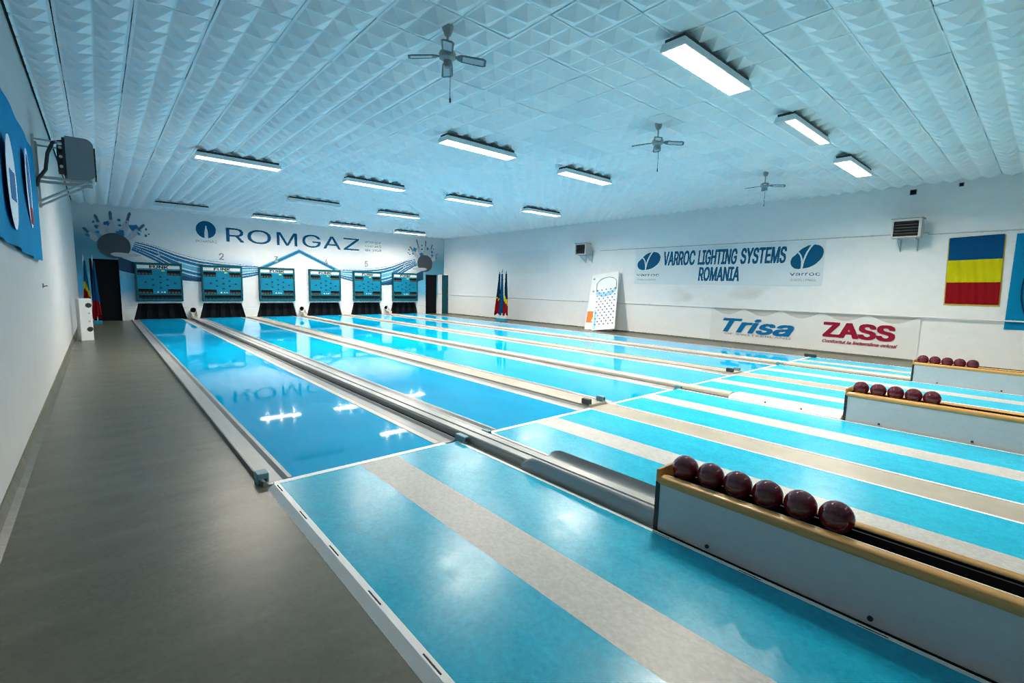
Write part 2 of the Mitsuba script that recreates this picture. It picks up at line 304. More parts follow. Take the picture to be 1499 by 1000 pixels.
# ------------------------------------------------------------------ ceiling lights
def fixture(cx, cy, label, lit='both', power=1.0):
    t = thing('ceiling_light', label, 'ceiling light', 'fluorescent ceiling lights')
    cx *= .984; cy *= .984; x0, x1, y0, y1 = cx - .795, cx + .795, cy - .148, cy + .148; zb = 4.022
    part(t, 'housing', trimesh.Trimesh(np.array([(x, y, z) for x, y, z in
        [(a, b, 4.106) for a in (x0 + .01, x1 - .01) for b in (y0 + .02, y1 - .02)] + [(a, b, zb + .012) for a in (x0, x1) for b in (y0, y1)] + [(a, b, zb + .002) for a in (x0 + .012, x1 - .012) for b in (y0 + .008, y1 - .008)]])).convex_hull, 'm_housing')
    def dif(a, b, on):
        mm = trimesh.Trimesh(np.array([(x, y, z) for z, e in ((zb + .003, 0), (zb - .001, 0), (zb - .005, .012)) for x in (x0 + .02 + e, x1 - .02 - e) for y in (a + e * .6, b - e * .6)])).convex_hull
        k = part(t, 'diffuser', mm, 'm_lamp' if on else 'm_diffoff', label=None if on else 'unlit grey diffuser')
        if on: scene[k]['emitter'] = {'type': 'area', 'radiance': col(*[LAMP * power * c for c in LAMP_RGB])}
    if lit != 'off':
        for q, ux in enumerate((-.52, 0, .52)):
            scene['%s_beam_%d' % (t, q)] = {'type': 'spot', 'to_world': T().look_at(origin=[cx + ux, cy - (.07 if lit == 'near' else 0), zb - .03], target=[cx + ux, cy - (.07 if lit == 'near' else 0), 0], up=[0, 1, 0]),
                'intensity': col(*[BEAM * power * (.5 if lit == 'near' else 1) * c for c in LAMP_RGB]), 'cutoff_angle': 82.0, 'beam_width': 22.0}
    for ux in (-.5, .5): part(t, 'mount', bx(cx + ux - .03, cx + ux + .03, cy - .03, cy + .03, 4.15, ZC - .002), 'm_bracket', label='short ceiling mount')
    part(t, 'shade_block', bx(x0 + .04, x1 - .04, cy - .115, cy + .115, 4.106, 4.152), 'm_dark', label='dark block standing in for the shadow gap above the housing')  # dark box imitates the shadow gap between housing and ceiling
    if lit == 'near': dif(y0 + .012, cy - .01, True); dif(cy - .006, y1 - .012, False)
    else: dif(y0 + .022, y1 - .022, lit == 'both')
    return t
FX = [(5.46, 2.88, 'both', 'lit ceiling light nearest the camera, largest of all at the upper right'), (8.55, 2.87, 'near', 'ceiling light with only its near half lit, between the largest light and the right wall'),
 (11.62, 2.92, 'both', 'lit ceiling light closest to the right wall and its heater'), (5.49, 7.32, 'both', 'lit ceiling light beyond the nearest ceiling fan, left of its row of two'),
 (8.58, 7.36, 'both', 'lit ceiling light left of and below the second ceiling fan'), (2.44, 11.85, 'both', 'lit ceiling light farthest left, near the grey wall heater'),
 (5.55, 11.85, 'both', 'lit ceiling light second from left in the row of four'), (8.58, 11.88, 'both', 'lit ceiling light third from left in the row of four'),
 (11.52, 11.76, 'both', 'lit ceiling light fourth in the row of four, nearest the right wall'), (5.38, 15.95, 'off', 'unlit ceiling light beside a lit one in the fourth row'),
 (8.50, 16.2, 'both', 'lit ceiling light right of an unlit one in the fourth row'), (2.37, 20.45, 'off', 'unlit ceiling light above the far left corner of the hall'),
 (5.50, 21.0, 'both', 'lit ceiling light in the last row above the letters at the left of the sign'), (8.50, 20.95, 'both', 'lit ceiling light in the last row above the right end of the sign'),
 (11.74, 21.2, 'both', 'lit ceiling light in the last row nearest the far right corner')]
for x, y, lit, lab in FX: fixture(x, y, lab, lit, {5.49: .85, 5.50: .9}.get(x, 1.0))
for x, w in ((5.5, 'first'), (8.55, 'second'), (11.6, 'third')): fixture(x, -1.7, 'added ceiling light of an unseen row behind the camera, %s from the left wall' % w, 'both', .4)  # unseen lamps, added behind the camera and dimmed to suit the near light

# ------------------------------------------------------------------ lanes
ORD = ['first', 'second', 'third', 'fourth', 'fifth', 'sixth']
def n_(i): return ORD[i]
Y1 = YB + .06
for i, c in enumerate(LC):
    t = thing('bowling_lane', 'glossy bright blue bowling lane with striped approach, %s from the left walkway' % n_(i), 'bowling lane', 'six blue bowling lanes')
    part(t, 'playing_surface', bx(c - .705, c + .615, YF, Y1, ZF, 0), 'm_lane', label='glossy bright blue lane surface')
    part(t, 'side_lip', along_y([(c + .615, ZF), (c + .695, ZF), (c + .695, -.012), (c + .68, .004), (c + .615, .004)], YF + .03, Y1), 'm_lip', label='pale flat strip beside the lane')
    g = [(c + .695, ZF), (c + .875, ZF), (c + .875, .004), (c + .865, .004), (c + .84, -.02), (c + .73, -.02), (c + .70, -.008), (c + .695, -.008)]
    part(t, 'gutter', along_y(g, YF + .03, Y1), 'm_gutter', label='grey gutter trough')
    o = .915 if i == 0 else .875
    g = [(c - .705, ZF), (c - .705, .002), (c - .735, .002), (c - .765, -.02), (c - o + .035, -.02), (c - o + .015, .012 if i == 0 else .004), (c - o, .012 if i == 0 else .004), (c - o, ZF)]
    part(t, 'gutter', along_y(g, YF + .03, Y1), 'm_gutter', label='grey gutter trough')
    if i == 0: part(t, 'gutter_wall', bx(c - o - .012, c - o, YF + .05, Y1, ZF, .012), 'm_gutterdark', label='dark outer wall of the gutter')
    part(t, 'approach_panel', bx(c - .82, c - .172, YA, YF - .045, ZF, 0), 'm_approach', label='mottled blue linoleum')
    part(t, 'approach_panel', bx(c + .172, c + .82, YA, YF - .045, ZF, 0), 'm_approach', label='mottled blue linoleum')
    part(t, 'approach_stripe', bx(c - .172, c + .172, YA, YF - .045, ZF, .0004), 'm_stripe', label='grey middle stripe')
    part(t, 'foul_line', bx(c - .848, c + .848 - (.14 if i % 2 == 0 else 0), YF - .045, YF + .012, ZF, .002), 'm_trim', label='white foul line')
    if i == 0:
        part(t, 'edge_trim', along_y([(c - .90, ZF), (c - .855, .002), (c - .82, .002), (c - .82, ZF)], YA, YF - .03), 'm_trim', label='white sloping edge strip')
    else: part(t, 'edge_trim', bx(c - .848, c - .82, YA, YF - .045, ZF, .002), 'm_trim', label='white edge strip')
    part(t, 'edge_trim', bx(c + .82, c + .848, YA, YF - .045, ZF, .002), 'm_trim', label='white edge strip')
    if i == 0:
        for y in (3.70, 3.16, 2.61, 2.07, 1.53, .99, .45): part(t, 'slot', bx(c - .846, c - .838, y - .07, y + .07, 0, .0026), 'm_slot', label='black slot in the edge strip')
        for y in (1.5, .95, .4): part(t, 'slot', bx(c + .826, c + .832, y - .06, y + .06, 0, .0026), 'm_slot', label='black slot in the edge strip')
# dividers 2/3 and 4/5
for a, nm in ((1, 'second and third'), (3, 'fourth and fifth')):
    x0, x1 = LC[a] + .848, LC[a + 1] - .848
    t = thing('lane_divider', 'flat beige divider strip between the %s lanes' % nm, 'divider')
    part(t, 'approach_strip', bx(x0 + .001, x1 - .001, YA, YF + .03, ZF, -.002), 'm_divider')
    part(t, 'lane_strip', along_y([(LC[a] + .876, ZF), (LC[a + 1] - .876, ZF), (LC[a + 1] - .876, .022), (LC[a + 1] - .89, .03), (LC[a] + .89, .03), (LC[a] + .876, .022)], YF + .04, Y1 - .07), 'm_divider')
    part(t, 'edge_line', bx(LC[a + 1] - .905, LC[a + 1] - .893, YF + .05, Y1 - .08, .03, .033), 'm_gutterdark', label='dark line along the strip')
# ball return tracks 1/2, 3/4, 5/6
for k in range(3):
    a = 2 * k; xm = (LC[a] + LC[a + 1]) / 2; xa, xb = LC[a] + .848, LC[a + 1] - .848
    t = thing('ball_return_track', ['steel grey ball return track with flared guards between the first two lanes', 'ball return track with flat cover plates between the third and fourth lanes', 'rounded pale ball return track between the fifth and sixth lanes'][k], 'ball return track')
    part(t, 'bed', bx(xa + .001, xb - .001, 1.592, YF + .03, ZF, -.012), 'm_divider', label='beige floor strip under the track')
    w, h = .105, .06; x = xm - .03
    if k == 0:
        y0 = 1.60
        part(t, 'rail_body', along_y([(x - w, -.012), (x + w, -.012), (x + w, h - .012), (x + w - .012, h - .004), (x - w + .012, h - .004), (x - w, h - .012)], y0, 22.55), 'm_gutter')
        part(t, 'top_rail', along_y([(x - w + .004, h - .006), (x - .012, h - .006), (x - .016, h + .006), (x - w + .012, h + .008), (x - w + .004, h)], y0, 22.5), 'm_rail', label='pale upper rail')
        part(t, 'top_rail', along_y([(x + .012, h - .006), (x + w - .004, h - .006), (x + w - .004, h), (x + w - .012, h + .008), (x + .016, h + .006)], y0, 22.5), 'm_rail', label='pale upper rail')
        part(t, 'groove', bx(x - .012, x + .012, y0, 22.5, h - .01, h - .002), 'm_groove', label='dark groove between the rails')
        for s in (-1, 1):
            prof = np.array([(xm - .165, -.012), (xm - .168, .04), (xm - .16, .085), (xm - .145, .105), (xm - .13, .11)]) if s < 0 else np.array([(xm + .10, .045), (xm + .125, .052), (xm + .145, .07), (xm + .16, .09), (xm + .168, .115)])
            def gf(ss, tt, prof=prof, s=s):
                kx = np.interp(tt, np.linspace(0, 1, len(prof)), prof[:, 0]); kz = np.interp(tt, np.linspace(0, 1, len(prof)), prof[:, 1])
                grow = np.clip(ss / .10, 0, 1); grow = np.sin(grow * math.pi / 2) if s else grow
                z0 = prof[0, 1]; z = z0 + (kz - z0) * (.35 + .65 * grow)
                P = np.stack([kx, (2.90 if s < 0 else 2.86) - ss * (2.90 - 1.60), z], -1); N = np.zeros_like(P); N[:, 0] = -.9 if s < 0 else -.6; N[:, 2] = .4
                return P, N / np.linalg.norm(N, axis=1, keepdims=True)
            part(t, 'guard', sheet(gf, 24, 8, .006), 'm_guard', smooth=40, label='flared grey guard')
    else:
        y0 = 1.60 if k == 2 else 3.02
        ang = np.linspace(0, math.pi, 9); top = [(x + .085 * math.cos(q), .02 + .05 * math.sin(q)) for q in ang]
        part(t, 'rail_body', along_y([(x + .085, -.012)] + top + [(x - .085, -.012)], y0, 22.55), 'm_railcream', smooth=35)
        part(t, 'shadow_strip', bx(x - .10, x + .10, y0, 22.5, -.012, .004), 'm_groove', label='dark strip painted as the shadow along the rail')  # rail shadow put in as a dark strip
        if k == 1:
            part(t, 'cover_plate', along_y([(xa + .003, -.01), (xm - .02, -.01), (xm - .02, .055), (xm - .05, .06), (xa + .05, .05), (xa + .003, .012)], 1.60, 3.0), 'm_plate', label='flat grey cover plate')
            part(t, 'cover_plate', along_y([(xm - .015, -.01), (xb - .06, -.01), (xb - .06, .055), (xm + .02, .06), (xm - .015, .055)], 1.60, 3.0), 'm_plate', label='flat grey cover plate')
            for y in (2.05, 2.5): part(t, 'screw', cyl(.009, (xa + .03, y, .03), (xa + .03, y, .048), 8), 'm_dark', label='small dark screw')
# tunnel chutes
for k, x in enumerate(HOLES):
    t = thing('ball_return_chute', 'cream trough curving down from the black ball hole, %s of three at the far wall' % ORD[k], 'ball chute')
    path = np.array([(YB - .004, .19), (YB - .12, .17), (YB - .26, .12), (YB - .40, .085), (YB - .52, .07)])
    def cf(ss, tt, x=x):
        yy = np.interp(ss, np.linspace(0, 1, 5), path[:, 0]); zz = np.interp(ss, np.linspace(0, 1, 5), path[:, 1]); a = (tt - .5) * math.pi * 1.05
        rr = .115 - .03 * ss; N = np.stack([-np.sin(a), a * 0, np.cos(a)], -1)
        return np.stack([x + rr * np.sin(a) - .02 * ss, yy, zz + rr * (1 - np.cos(a))], -1), N
    part(t, 'trough', sheet(cf, 12, 12, .012), 'm_railcream', smooth=40)
    part(t, 'support', along_y([(x - .06, ZF), (x + .06, ZF), (x + .06, .06), (x - .06, .06)], YB - .42, YB - .005), 'm_railcream')
    put('wall_far__ball_hole', cyl(.104, (x, YB + .12, .33), (x, YB + .14, .33), 20), 'm_black', label='black round ball hole')

# foul line sensors
SENS = [((.84, .925, 3.93, 4.04), .055, 'm_sensor', 'blue grey sensor box on the grey floor at the left end of the foul line'),
 ((2.635, 2.70, 3.70, 3.86), .075, 'm_sensor', 'blue grey sensor box left of the first ball return track'), ((2.985, 3.045, 3.77, 3.88), .05, 'm_sensor', 'small teal sensor box right of the first ball return track'),
 ((4.775, 4.84, 3.80, 4.02), .07, 'm_sensordark', 'black sensor box on the left edge of the divider between second and third lanes'), ((5.06, 5.13, 3.80, 4.0), .07, 'm_sensor', 'teal sensor box on the right edge of the divider between second and third lanes'),
 ((6.875, 6.93, 3.76, 3.87), .06, 'm_sensor', 'small grey sensor box left of the second ball return track'), ((7.20, 7.25, 3.80, 3.98), .05, 'm_sensordark', 'dark sensor strip right of the second ball return track'),
 ((9.015, 9.08, 3.80, 4.02), .07, 'm_sensordark', 'black sensor box on the divider between fourth and fifth lanes'), ((9.30, 9.36, 3.80, 4.0), .06, 'm_sensor', 'grey sensor box on the far edge of the divider between fourth and fifth lanes'),
 ((11.105, 11.16, 3.74, 3.87), .06, 'm_sensor', 'small grey sensor box beside the third ball return track'), ((13.14, 13.22, 3.70, 3.95), .07, 'm_sensordark', 'black sensor box at the right end of the foul line')]
for (x0, x1, y0, y1), h, mk, lab in SENS:
    t = thing('foul_sensor', lab, 'sensor'); zb = ZF if x0 < 1 else .0
    zb = {0.84: ZF}.get(x0, -.012 if 2.6 < x0 < 3.1 or 6.8 < x0 < 7.3 or 11 < x0 < 11.2 else .03 if x0 < 13 and (4.7 < x0 < 5.2 or 9 < x0 < 9.4) else .002)
    if zb == .03: y0 = max(y0, YF + .05)
    part(t, 'body', bx(x0, x1, y0, y1, zb, zb + h + (.03 if x0 < 1 else 0), .006), mk)
    part(t, 'lens', bx(x0 + .015, x1 - .015, y0 - .003, y0 + .004, zb + h * .35, zb + h * .75), 'm_dark', label='dark lens')

# ------------------------------------------------------------------ racks and balls
ball_mesh = trimesh.creation.icosphere(4, .0805); ball_ply = mikit.ply(ball_mesh, 'm_ball', True)
NB = [6, 5, 5]; BY = [[1.465, 1.297, 1.131, .963, .795, .627], [1.459, 1.288, 1.122, .958, .796], [1.463, 1.299, 1.134, .972, .808]]
RN = ['nearest', 'middle', 'farthest']
for k in range(3):
    x0 = 2.66 + 4.232 * k; x1 = x0 + .30; y0, y1 = -1.3, 1.585
    t = thing('ball_rack', '%s long white ball rack with wooden top rails and dark red balls' % RN[k], 'ball rack', 'three ball racks')
    zb = -.01
    part(t, 'side_panel', bx(x0 + .004, x0 + .022, y0, y1 - .004, zb + .006, .318), 'm_laminate', label='pale grey laminate side')
    part(t, 'side_panel', bx(x1 - .022, x1 - .004, y0, y1 - .004, zb + .006, .318), 'm_laminate', label='pale grey laminate side')
    part(t, 'base_strip', bx(x0 + .008, x1 - .008, y0, y1 - .01, zb, zb + .013), 'm_dark', label='dark base strip')
    for s in (0, 1):
        a, b = (x0 - .004, x0 + .064) if s == 0 else (x1 - .052, x1 + .004)
        pr = [(a + .006, .305), (b, .305), (b, .352), (b - .008, .358), (a + .02, .356), (a + .006, .348), (a, .335), (a, .318)]
        part(t, 'wood_rail', along_y(pr, y0, y1 - .018), 'm_wood', smooth=50, label='varnished wooden rail')
    part(t, 'channel', bx(x0 + .024, x1 - .024, y0, y1 - .02, .27, .29), 'm_black', label='dark ball channel')
    part(t, 'metal_strip', bx(x0 + .083, x0 + .098, y0, y1 - .02, .29, .343), 'm_pipe', label='bright metal rail under the balls')
    part(t, 'ball_rail', bx(x1 - .098, x1 - .083, y0, y1 - .02, .29, .343), 'm_black', label='black rail under the balls')
    part(t, 'inner_wall', bx(x1 - .056, x1 - .052, y0, y1 - .02, .29, .345), 'm_black', label='black inner wall')
    part(t, 'end_panel', bx(x0, x1, y1 - .018, y1, zb + .004, .40, .003), 'm_wood', label='wooden end panel')
    part(t, 'end_edge', bx(x0 - .002, x0 + .003, y1 - .03, y1 - .002, zb + .004, .318), 'm_dark', label='dark vertical edge strip')
    for y in (1.22, .42): part(t, 'bolt', cyl(.012, (x0 + .008, y, .03), (x0 - .006, y, .03), 8), 'm_dark', label='small dark bolt')
    for i, y in enumerate(BY[k]):
        b = thing('bowling_ball', 'glossy dark red bowling ball on the %s rack, %s from the wooden end panel' % (RN[k], ORD[i]), 'bowling ball', 'bowling balls on the %s rack' % RN[k])
        scene[b] = {**ball_ply, 'to_world': T().translate([(x0 + x1) / 2, y, .4068]).rotate([1, 0, 0], 40.0 * i + 17 * k)}

# ------------------------------------------------------------------ pin pits and display boards
for i, c in enumerate(LC):
    t = thing('pit_curtain', 'black curtain hanging in the pin pit at the end of the %s lane' % n_(i), 'curtain', 'pit curtains')
    n = 9
    for j in range(n):
        a0, a1 = -1 + 2 * j / n, -1 + 2 * (j + 1) / n; yy = YB + .12 + (.03 if j % 2 else 0)
        pts = [(c + .84 * a0 + .004, .004), (c + .84 * a1 - .004, .004), (c + .73 * a1 - .003, .64), (c + .73 * a0 + .003, .64)]
        part(t, 'strip', extr(Polygon(pts), .012, 'far', (0, yy, 0)), 'm_blackcloth' if j % 2 else 'm_blackcloth2')
    part(t, 'backing', bx(c - .86, c + .86, YB + .22, YB + .24, 0, .66), 'm_blackcloth')
    s = 1.475; x0, z0 = c - .7375, .70; yb, yf = YB, YB - .14
    t = thing('pin_display_board', 'square blue pin indicator board above the pit of the %s lane' % n_(i), 'scoreboard', 'pin indicator boards')
    def U(u): return x0 + u * s
    def V(v): return z0 + (1 - v) * s
    fr = sbox(U(0), V(1), U(1), V(0)).difference(sbox(U(.035), V(.965), U(.965), V(.045)))
    part(t, 'frame', extr(fr, .14, 'far', (0, yb, 0)), 'm_teal', label='dark teal frame')
    wins = [(.05, .35, .19, .315), (.67, .955, .19, .315), (.05, .35, .68, .80), (.67, .955, .68, .80), (.05, .955, .845, .95)]
    face = sbox(U(.035), V(.965), U(.965), V(.045)).difference(sbox(U(.045), V(.15), U(.955), V(.065)))
    for a, b, d, e in wins: face = face.difference(sbox(U(a), V(e), U(b), V(d)))
    part(t, 'face_panel', extr(face, .02, 'far', (0, yf + .04, 0)), 'm_panelblue', label='blue front panel')
    part(t, 'lower_band', extr(sbox(U(.036), V(.845), U(.964), V(.81)), .006, 'far', (0, yf + .021, 0)), 'm_teal')
    part(t, 'header', bx(U(.045), U(.955), yf + .03, yf + .05, V(.15), V(.065)), 'm_headwhite', label='white header strip')
    mm = text('FUNK', s * .40, s * .068, bold=True, depth=.004); mm = cat(mm, mm.copy().apply_translation((.012, 0, 0)), mm.copy().apply_translation((.006, .006, 0))); mm.apply_translation((U(.30), V(.142), 0)); mm.apply_transform(frame('far', (0, yf + .03, 0)))
    part(t, 'lettering', mm, 'm_dark', label='dark letters on the header')
    for j, (a, b, d, e) in enumerate(wins):
        w = part(t, 'score_window', bx(U(a), U(b), yf + .055, yf + .07, V(e), V(d)), 'm_window', label='dark recessed window')
        k = 4 if j < 4 else 10
        for q in range(k):
            ua = a + (b - a) * (q + .14) / k; ub = a + (b - a) * (q + .86) / k
            put(w + '__digit', bx(U(ua), U(ub), yf + .05, yf + .056, V(e - .010), V(d + (e - d) * .60)), 'm_digits' if j < 4 else 'm_teal')
    for (u, v) in [(.52, .36), (.36, .43), (.67, .43), (.21, .50), (.52, .51), (.83, .52), (.36, .58), (.67, .58), (.52, .65)]:
        hexa = Polygon([(U(u) + .046 * math.cos(q), V(v) + .036 * math.sin(q)) for q in np.arange(6) * math.pi / 3])
        part(t, 'pin_lamp', extr(hexa, .006, 'far', (0, yf + .0205, 0)), 'm_pinlight', label='dark pin lamp')
    part(t, 'status_lamp', bx(U(.55), U(.62), yf + .014, yf + .022, V(.215), V(.185)), 'm_yellowlamp', label='yellow status lamp')
    for u in (.44, .52, .58): part(t, 'count_digit', bx(U(u), U(u + .035), yf + .016, yf + .021, V(.775), V(.745)), 'm_white', label='small white digit')

# ------------------------------------------------------------------ mural, lettering on the far wall
def ribbon(top, bot): return Polygon(np.vstack([top, bot[::-1]])).buffer(0)
def mirror(g): return affinity.scale(g, -1, 1, origin=(7.065, 0))
for side in (0, 1):
    fm = (lambda g: g) if side == 0 else mirror
    t = thing('wall_mural', 'painted mural of a ball scattering skittles with blue swooshes at the far %s' % ('left', 'right')[side], 'mural')
    lay = [0.0]
    def paint(name, g, mk, label=None):
        lay[0] += .0006
        part(t, name, extr(fm(g), .0012, 'far', (0, YB - lay[0] + .0012, 0)), mk, label=label)
    # dark and light swoosh bands
    A = lambda *p: bez(p)
    bands = [((.6, 2.35), (1.0, 2.2), (1.6, 1.9), (3.3, 1.55)), ((.6, 1.85), (1.0, 1.72), (1.8, 1.55), (3.3, 1.48))]
    paint('swoosh', ribbon(bez(bands[0]), bez(bands[1])), 'm_sw_c', 'dark blue swoosh')
    def spl(pts, n=40):
        from scipy.interpolate import PchipInterpolator
        p = np.array(pts, float); x = np.linspace(p[0, 0], p[-1, 0], n); return np.stack([x, PchipInterpolator(p[:, 0], p[:, 1])(x)], -1)
    TOP = [(1.12, 2.93), (1.64, 2.82), (2.4, 2.55), (3.3, 2.33), (4.3, 2.24), (5.3, 2.20)]; BOT = [(1.0, 2.63), (1.75, 2.23), (2.5, 1.72), (3.3, 1.55), (4.3, 1.62), (5.3, 1.85)]
    def lerp(k): return [(a[0] + (b[0] - a[0]) * k, a[1] + (b[1] - a[1]) * k) for a, b in zip(TOP, BOT)]
    paint('swoosh', ribbon(spl(lerp(.05)), spl(lerp(.95))), 'm_sw_b', 'broad mid blue swoosh')
    paint('swoosh', ribbon(spl(lerp(.10)[:4]), spl(lerp(.62)[:4])), 'm_sw_a', 'deep blue swoosh')
    paint('swoosh', ribbon(spl(lerp(.30)[2:]), spl(lerp(.80)[2:])), 'm_sw_d', 'pale blue swoosh')
    for k, wd, mk in [(-.05, .014, 'm_sw_a'), (.0, .035, 'm_sw_e'), (.07, .05, 'm_sw_a'), (.16, .03, 'm_sw_e'), (.36, .024, 'm_sw_e'), (.62, .035, 'm_sw_e'), (.72, .07, 'm_sw_a'), (.83, .028, 'm_sw_e'), (.93, .08, 'm_sw_a')]:
        paint('stripe', LineString(spl(lerp(k))).buffer(wd / 2, cap_style=2), mk)
    # skittles behind the ball
    for (x0, z0, x1, z1) in [(.04, 2.90, -.31, 3.33), (.25, 3.12, .03, 3.82), (.47, 3.16, .46, 3.99), (.78, 3.18, 1.03, 4.01), (.90, 3.0, 1.44, 3.61)]:
        d = np.array([x1 - x0, z1 - z0]); L = np.linalg.norm(d); a = math.degrees(math.atan2(d[1], d[0])) - 90
        ys = [0, .12, .3, .45, .62, .75, .86, .95, 1]; ws = [.07, .095, .10, .085, .05, .04, .048, .042, .01]
        g = Polygon([(w, y * L) for w, y in zip(ws, ys)] + [(-w, y * L) for w, y in list(zip(ws, ys))[::-1]])
        g = affinity.translate(affinity.rotate(g, a, origin=(0, 0)), x0, z0); paint('skittle', g, 'm_mpin', 'pale grey skittle')
        g2 = Polygon([(w, y * L) for w, y in list(zip(ws, ys))[4:]] + [(-w, y * L) for w, y in list(zip(ws, ys))[4:][::-1]])
        paint('skittle_neck', affinity.translate(affinity.rotate(g2, a, origin=(0, 0)), x0, z0), 'm_mpintip' if side == 0 else 'm_grey', 'darker skittle neck')
    for (x, z, r) in [(.34, 3.55, .09), (.70, 3.70, .05), (.70, 3.5, .06), (1.10, 3.46, .12), (1.48, 3.42, .05), (1.25, 3.23, .06), (1.45, 3.18, .045), (.06, 3.40, .07), (-.2, 3.07, .06), (.72, 3.22, .13), (.07, 3.2, .06), (1.55, 3.25, .03), (.9, 3.62, .03), (-.02, 3.55, .04), (1.3, 3.35, .03)]:
        th = np.arange(14) * 2 * math.pi / 14; rr = [r * (.55 + .75 * rng.random()) for _ in th]
        paint('splash', Polygon([(x + q * math.cos(h), z + q * math.sin(h)) for q, h in zip(rr, th)]).buffer(0), 'm_sw_a' if rng.random() < .6 else 'm_sw_b', 'blue paint splash')
    paint('ball', affinity.scale(Point(.515, 2.74).buffer(.47, 24), 1.0, .98), 'm_mball', 'dark grey ball')
    lying = affinity.rotate(affinity.scale(Point(.72, 2.42).buffer(1, 16), .33, .085), -3)
    paint('lying_skittle', lying.union(affinity.scale(Point(1.05, 2.43).buffer(1, 12), .22, .05)), 'm_mpin', 'pale lying skittle')
t = thing('roof_chevron', 'blue painted roof shaped chevron on the far wall under the sign letters', 'chevron')
part(t, 'stroke', extr(LineString([(5.45, 2.13), (7.03, 2.97), (8.65, 2.21)]).buffer(.05, cap_style=2, join_style=2), .0015, 'far', (0, YB - .0, 0)), 'm_sw_a')
part(t, 'halo', extr(LineString([(5.3, 2.07), (7.03, 2.97), (8.8, 2.15)]).buffer(.085, cap_style=2, join_style=2), .0006, 'far', (0, YB + .0002, 0)), 'm_sw_d', label='pale blue halo')
t = thing('wall_sign', 'row of large blue capital letters across the far wall', 'sign')
for ch, a, b in [('R', 4.13, 4.80), ('O', 4.93, 5.85), ('M', 6.09, 6.95), ('G', 7.18, 8.0), ('A', 8.13, 8.95), ('Z', 9.10, 9.88)]:
    part(t, 'letter', text_on('far', .0, ch, a, 3.185, b - a, .57, depth=.012), 'm_signblue')
t = thing('wall_emblem', 'round blue emblem with a pale flame left of the large letters on the far wall', 'emblem')
part(t, 'disc', extr(Point(3.42, 3.60).buffer(.345, 32), .006, 'far', (0, YB, 0)), 'm_signblue')
part(t, 'flame', extr(Polygon([(3.36, 3.22), (3.36, 3.5), (3.385, 3.62), (3.405, 3.75), (3.44, 3.75), (3.46, 3.62), (3.485, 3.5), (3.485, 3.22)]), .008, 'far', (0, YB, 0)), 'm_emblemwhite', label='pale flame')
part(t, 'lettering', text_on('far', 0, 'ROMGAZ', 3.06, 3.08, .74, .10, depth=.004), 'm_grey', label='small grey letters')
t = thing('wall_slogan', 'three small lines of lettering right of the large letters on the far wall', 'lettering')
for s, z, mk, wd in (('energie', 3.60, 'm_grey', .86), ('curat\u0103', 3.40, 'm_olive', .86), ('din 1909', 3.19, 'm_navy', .86)):
    part(t, 'text_line', text_on('far', 0, s, 10.20, z, wd, .12, depth=.004), mk)
for i, (x, z) in enumerate([(1.77, 2.44), (3.84, 2.42), (5.95, 2.42), (8.15, 2.42), (10.16, 2.42), (12.3, 2.44)]):
    t = thing('lane_number', 'small numeral %d painted on the far wall above the board of the %s lane' % (i + 1, n_(i)), 'numeral', 'lane numerals')
    part(t, 'numeral', text_on('far', .0085, str(i + 1), x, z, .10 if i == 0 else .17, .26, bold=True, depth=.0085), 'm_mpin' if i in (0, 5) else 'm_grey')
    if i not in (0, 5): part(t, 'inner', text_on('far', .0088, str(i + 1), x + .03, z + .03, .11, .20, depth=.0025), 'm_white', label='white inside')

# open white door leaf in the far right corner
t = thing('cabinet', 'tall narrow white cabinet in two sections by the black doorway in the far right corner', 'cabinet')
part(t, 'lower_section', bx(14.44, 14.85, 22.55, 22.98, ZF, 1.06, .006), 'm_white'); part(t, 'upper_section', bx(14.44, 14.85, 22.55, 22.98, 1.075, 2.16, .006), 'm_white')
part(t, 'joint', bx(14.45, 14.84, 22.56, 22.97, 1.06, 1.075), 'm_dark', label='dark joint')
part(t, 'shadow_front', bx(14.447, 14.845, 22.535, 22.55, ZF + .01, 2.14), 'm_teal', label='dark front painted as the shadow beside the cabinet')  # dark face paints the shadow the cabinet casts on the wall

# ------------------------------------------------------------------ right wall
def leaf(u0, v0, w, h):
    """the two-leaf emblem in a box (u0, v0, w, h); returns (left leaf, right leaf, bud)"""
    whole = affinity.rotate(affinity.scale(Point(.55, .50).buffer(1, 32), .52, .36), 32)
    whole = whole.union(affinity.rotate(affinity.scale(Point(.24, .33).buffer(1, 32), .27, .26), 0)).buffer(.06).buffer(-.06)
    vcut = LineString(bez([(.36, .06), (.37, .4), (.33, .62), (.10, .72)], 12)).buffer(.028).union(LineString(bez([(.36, .06), (.40, .5), (.55, .85), (.78, 1.02)], 12)).buffer(.032))
    b = whole.bounds; g = whole.difference(vcut)
    f = lambda q: affinity.translate(affinity.scale(affinity.translate(q, -b[0], -b[1]), w / (b[2] - b[0]), h / (b[3] - b[1]), origin=(0, 0)), u0, v0)
    return f(g)
def R(u): return -u          # y -> u on the right wall
t = thing('banner', 'pale blue grey sponsor banner with dark blue slanted capitals high on the right wall', 'banner')
def wob(yr, zr, off, amp, fr):
    def fn(s, tt):
        y = yr[0] + (yr[1] - yr[0]) * s; z = zr[0] + (zr[1] - zr[0]) * tt
        d = off + amp * (meshkit.noise(np.stack([y * fr, z * fr * .6, y * 0], -1), 3) - .5) * 2
        P = np.stack([XR - d, y, z], -1); N = np.tile([-1., 0, 0], (len(P), 1)); return P, N
    return fn
part(t, 'sheet', sheet(wob((10.22, 4.20), (1.77, 3.0), .006, .002, 2.0), 40, 10, .003), 'm_bannercool', smooth=True)
part(t, 'emblem', extr(leaf(R(10.11), 2.27, .92, .63), .004, 'right', org('right', .0095)), 'm_signblue', label='dark blue two-leaf emblem')
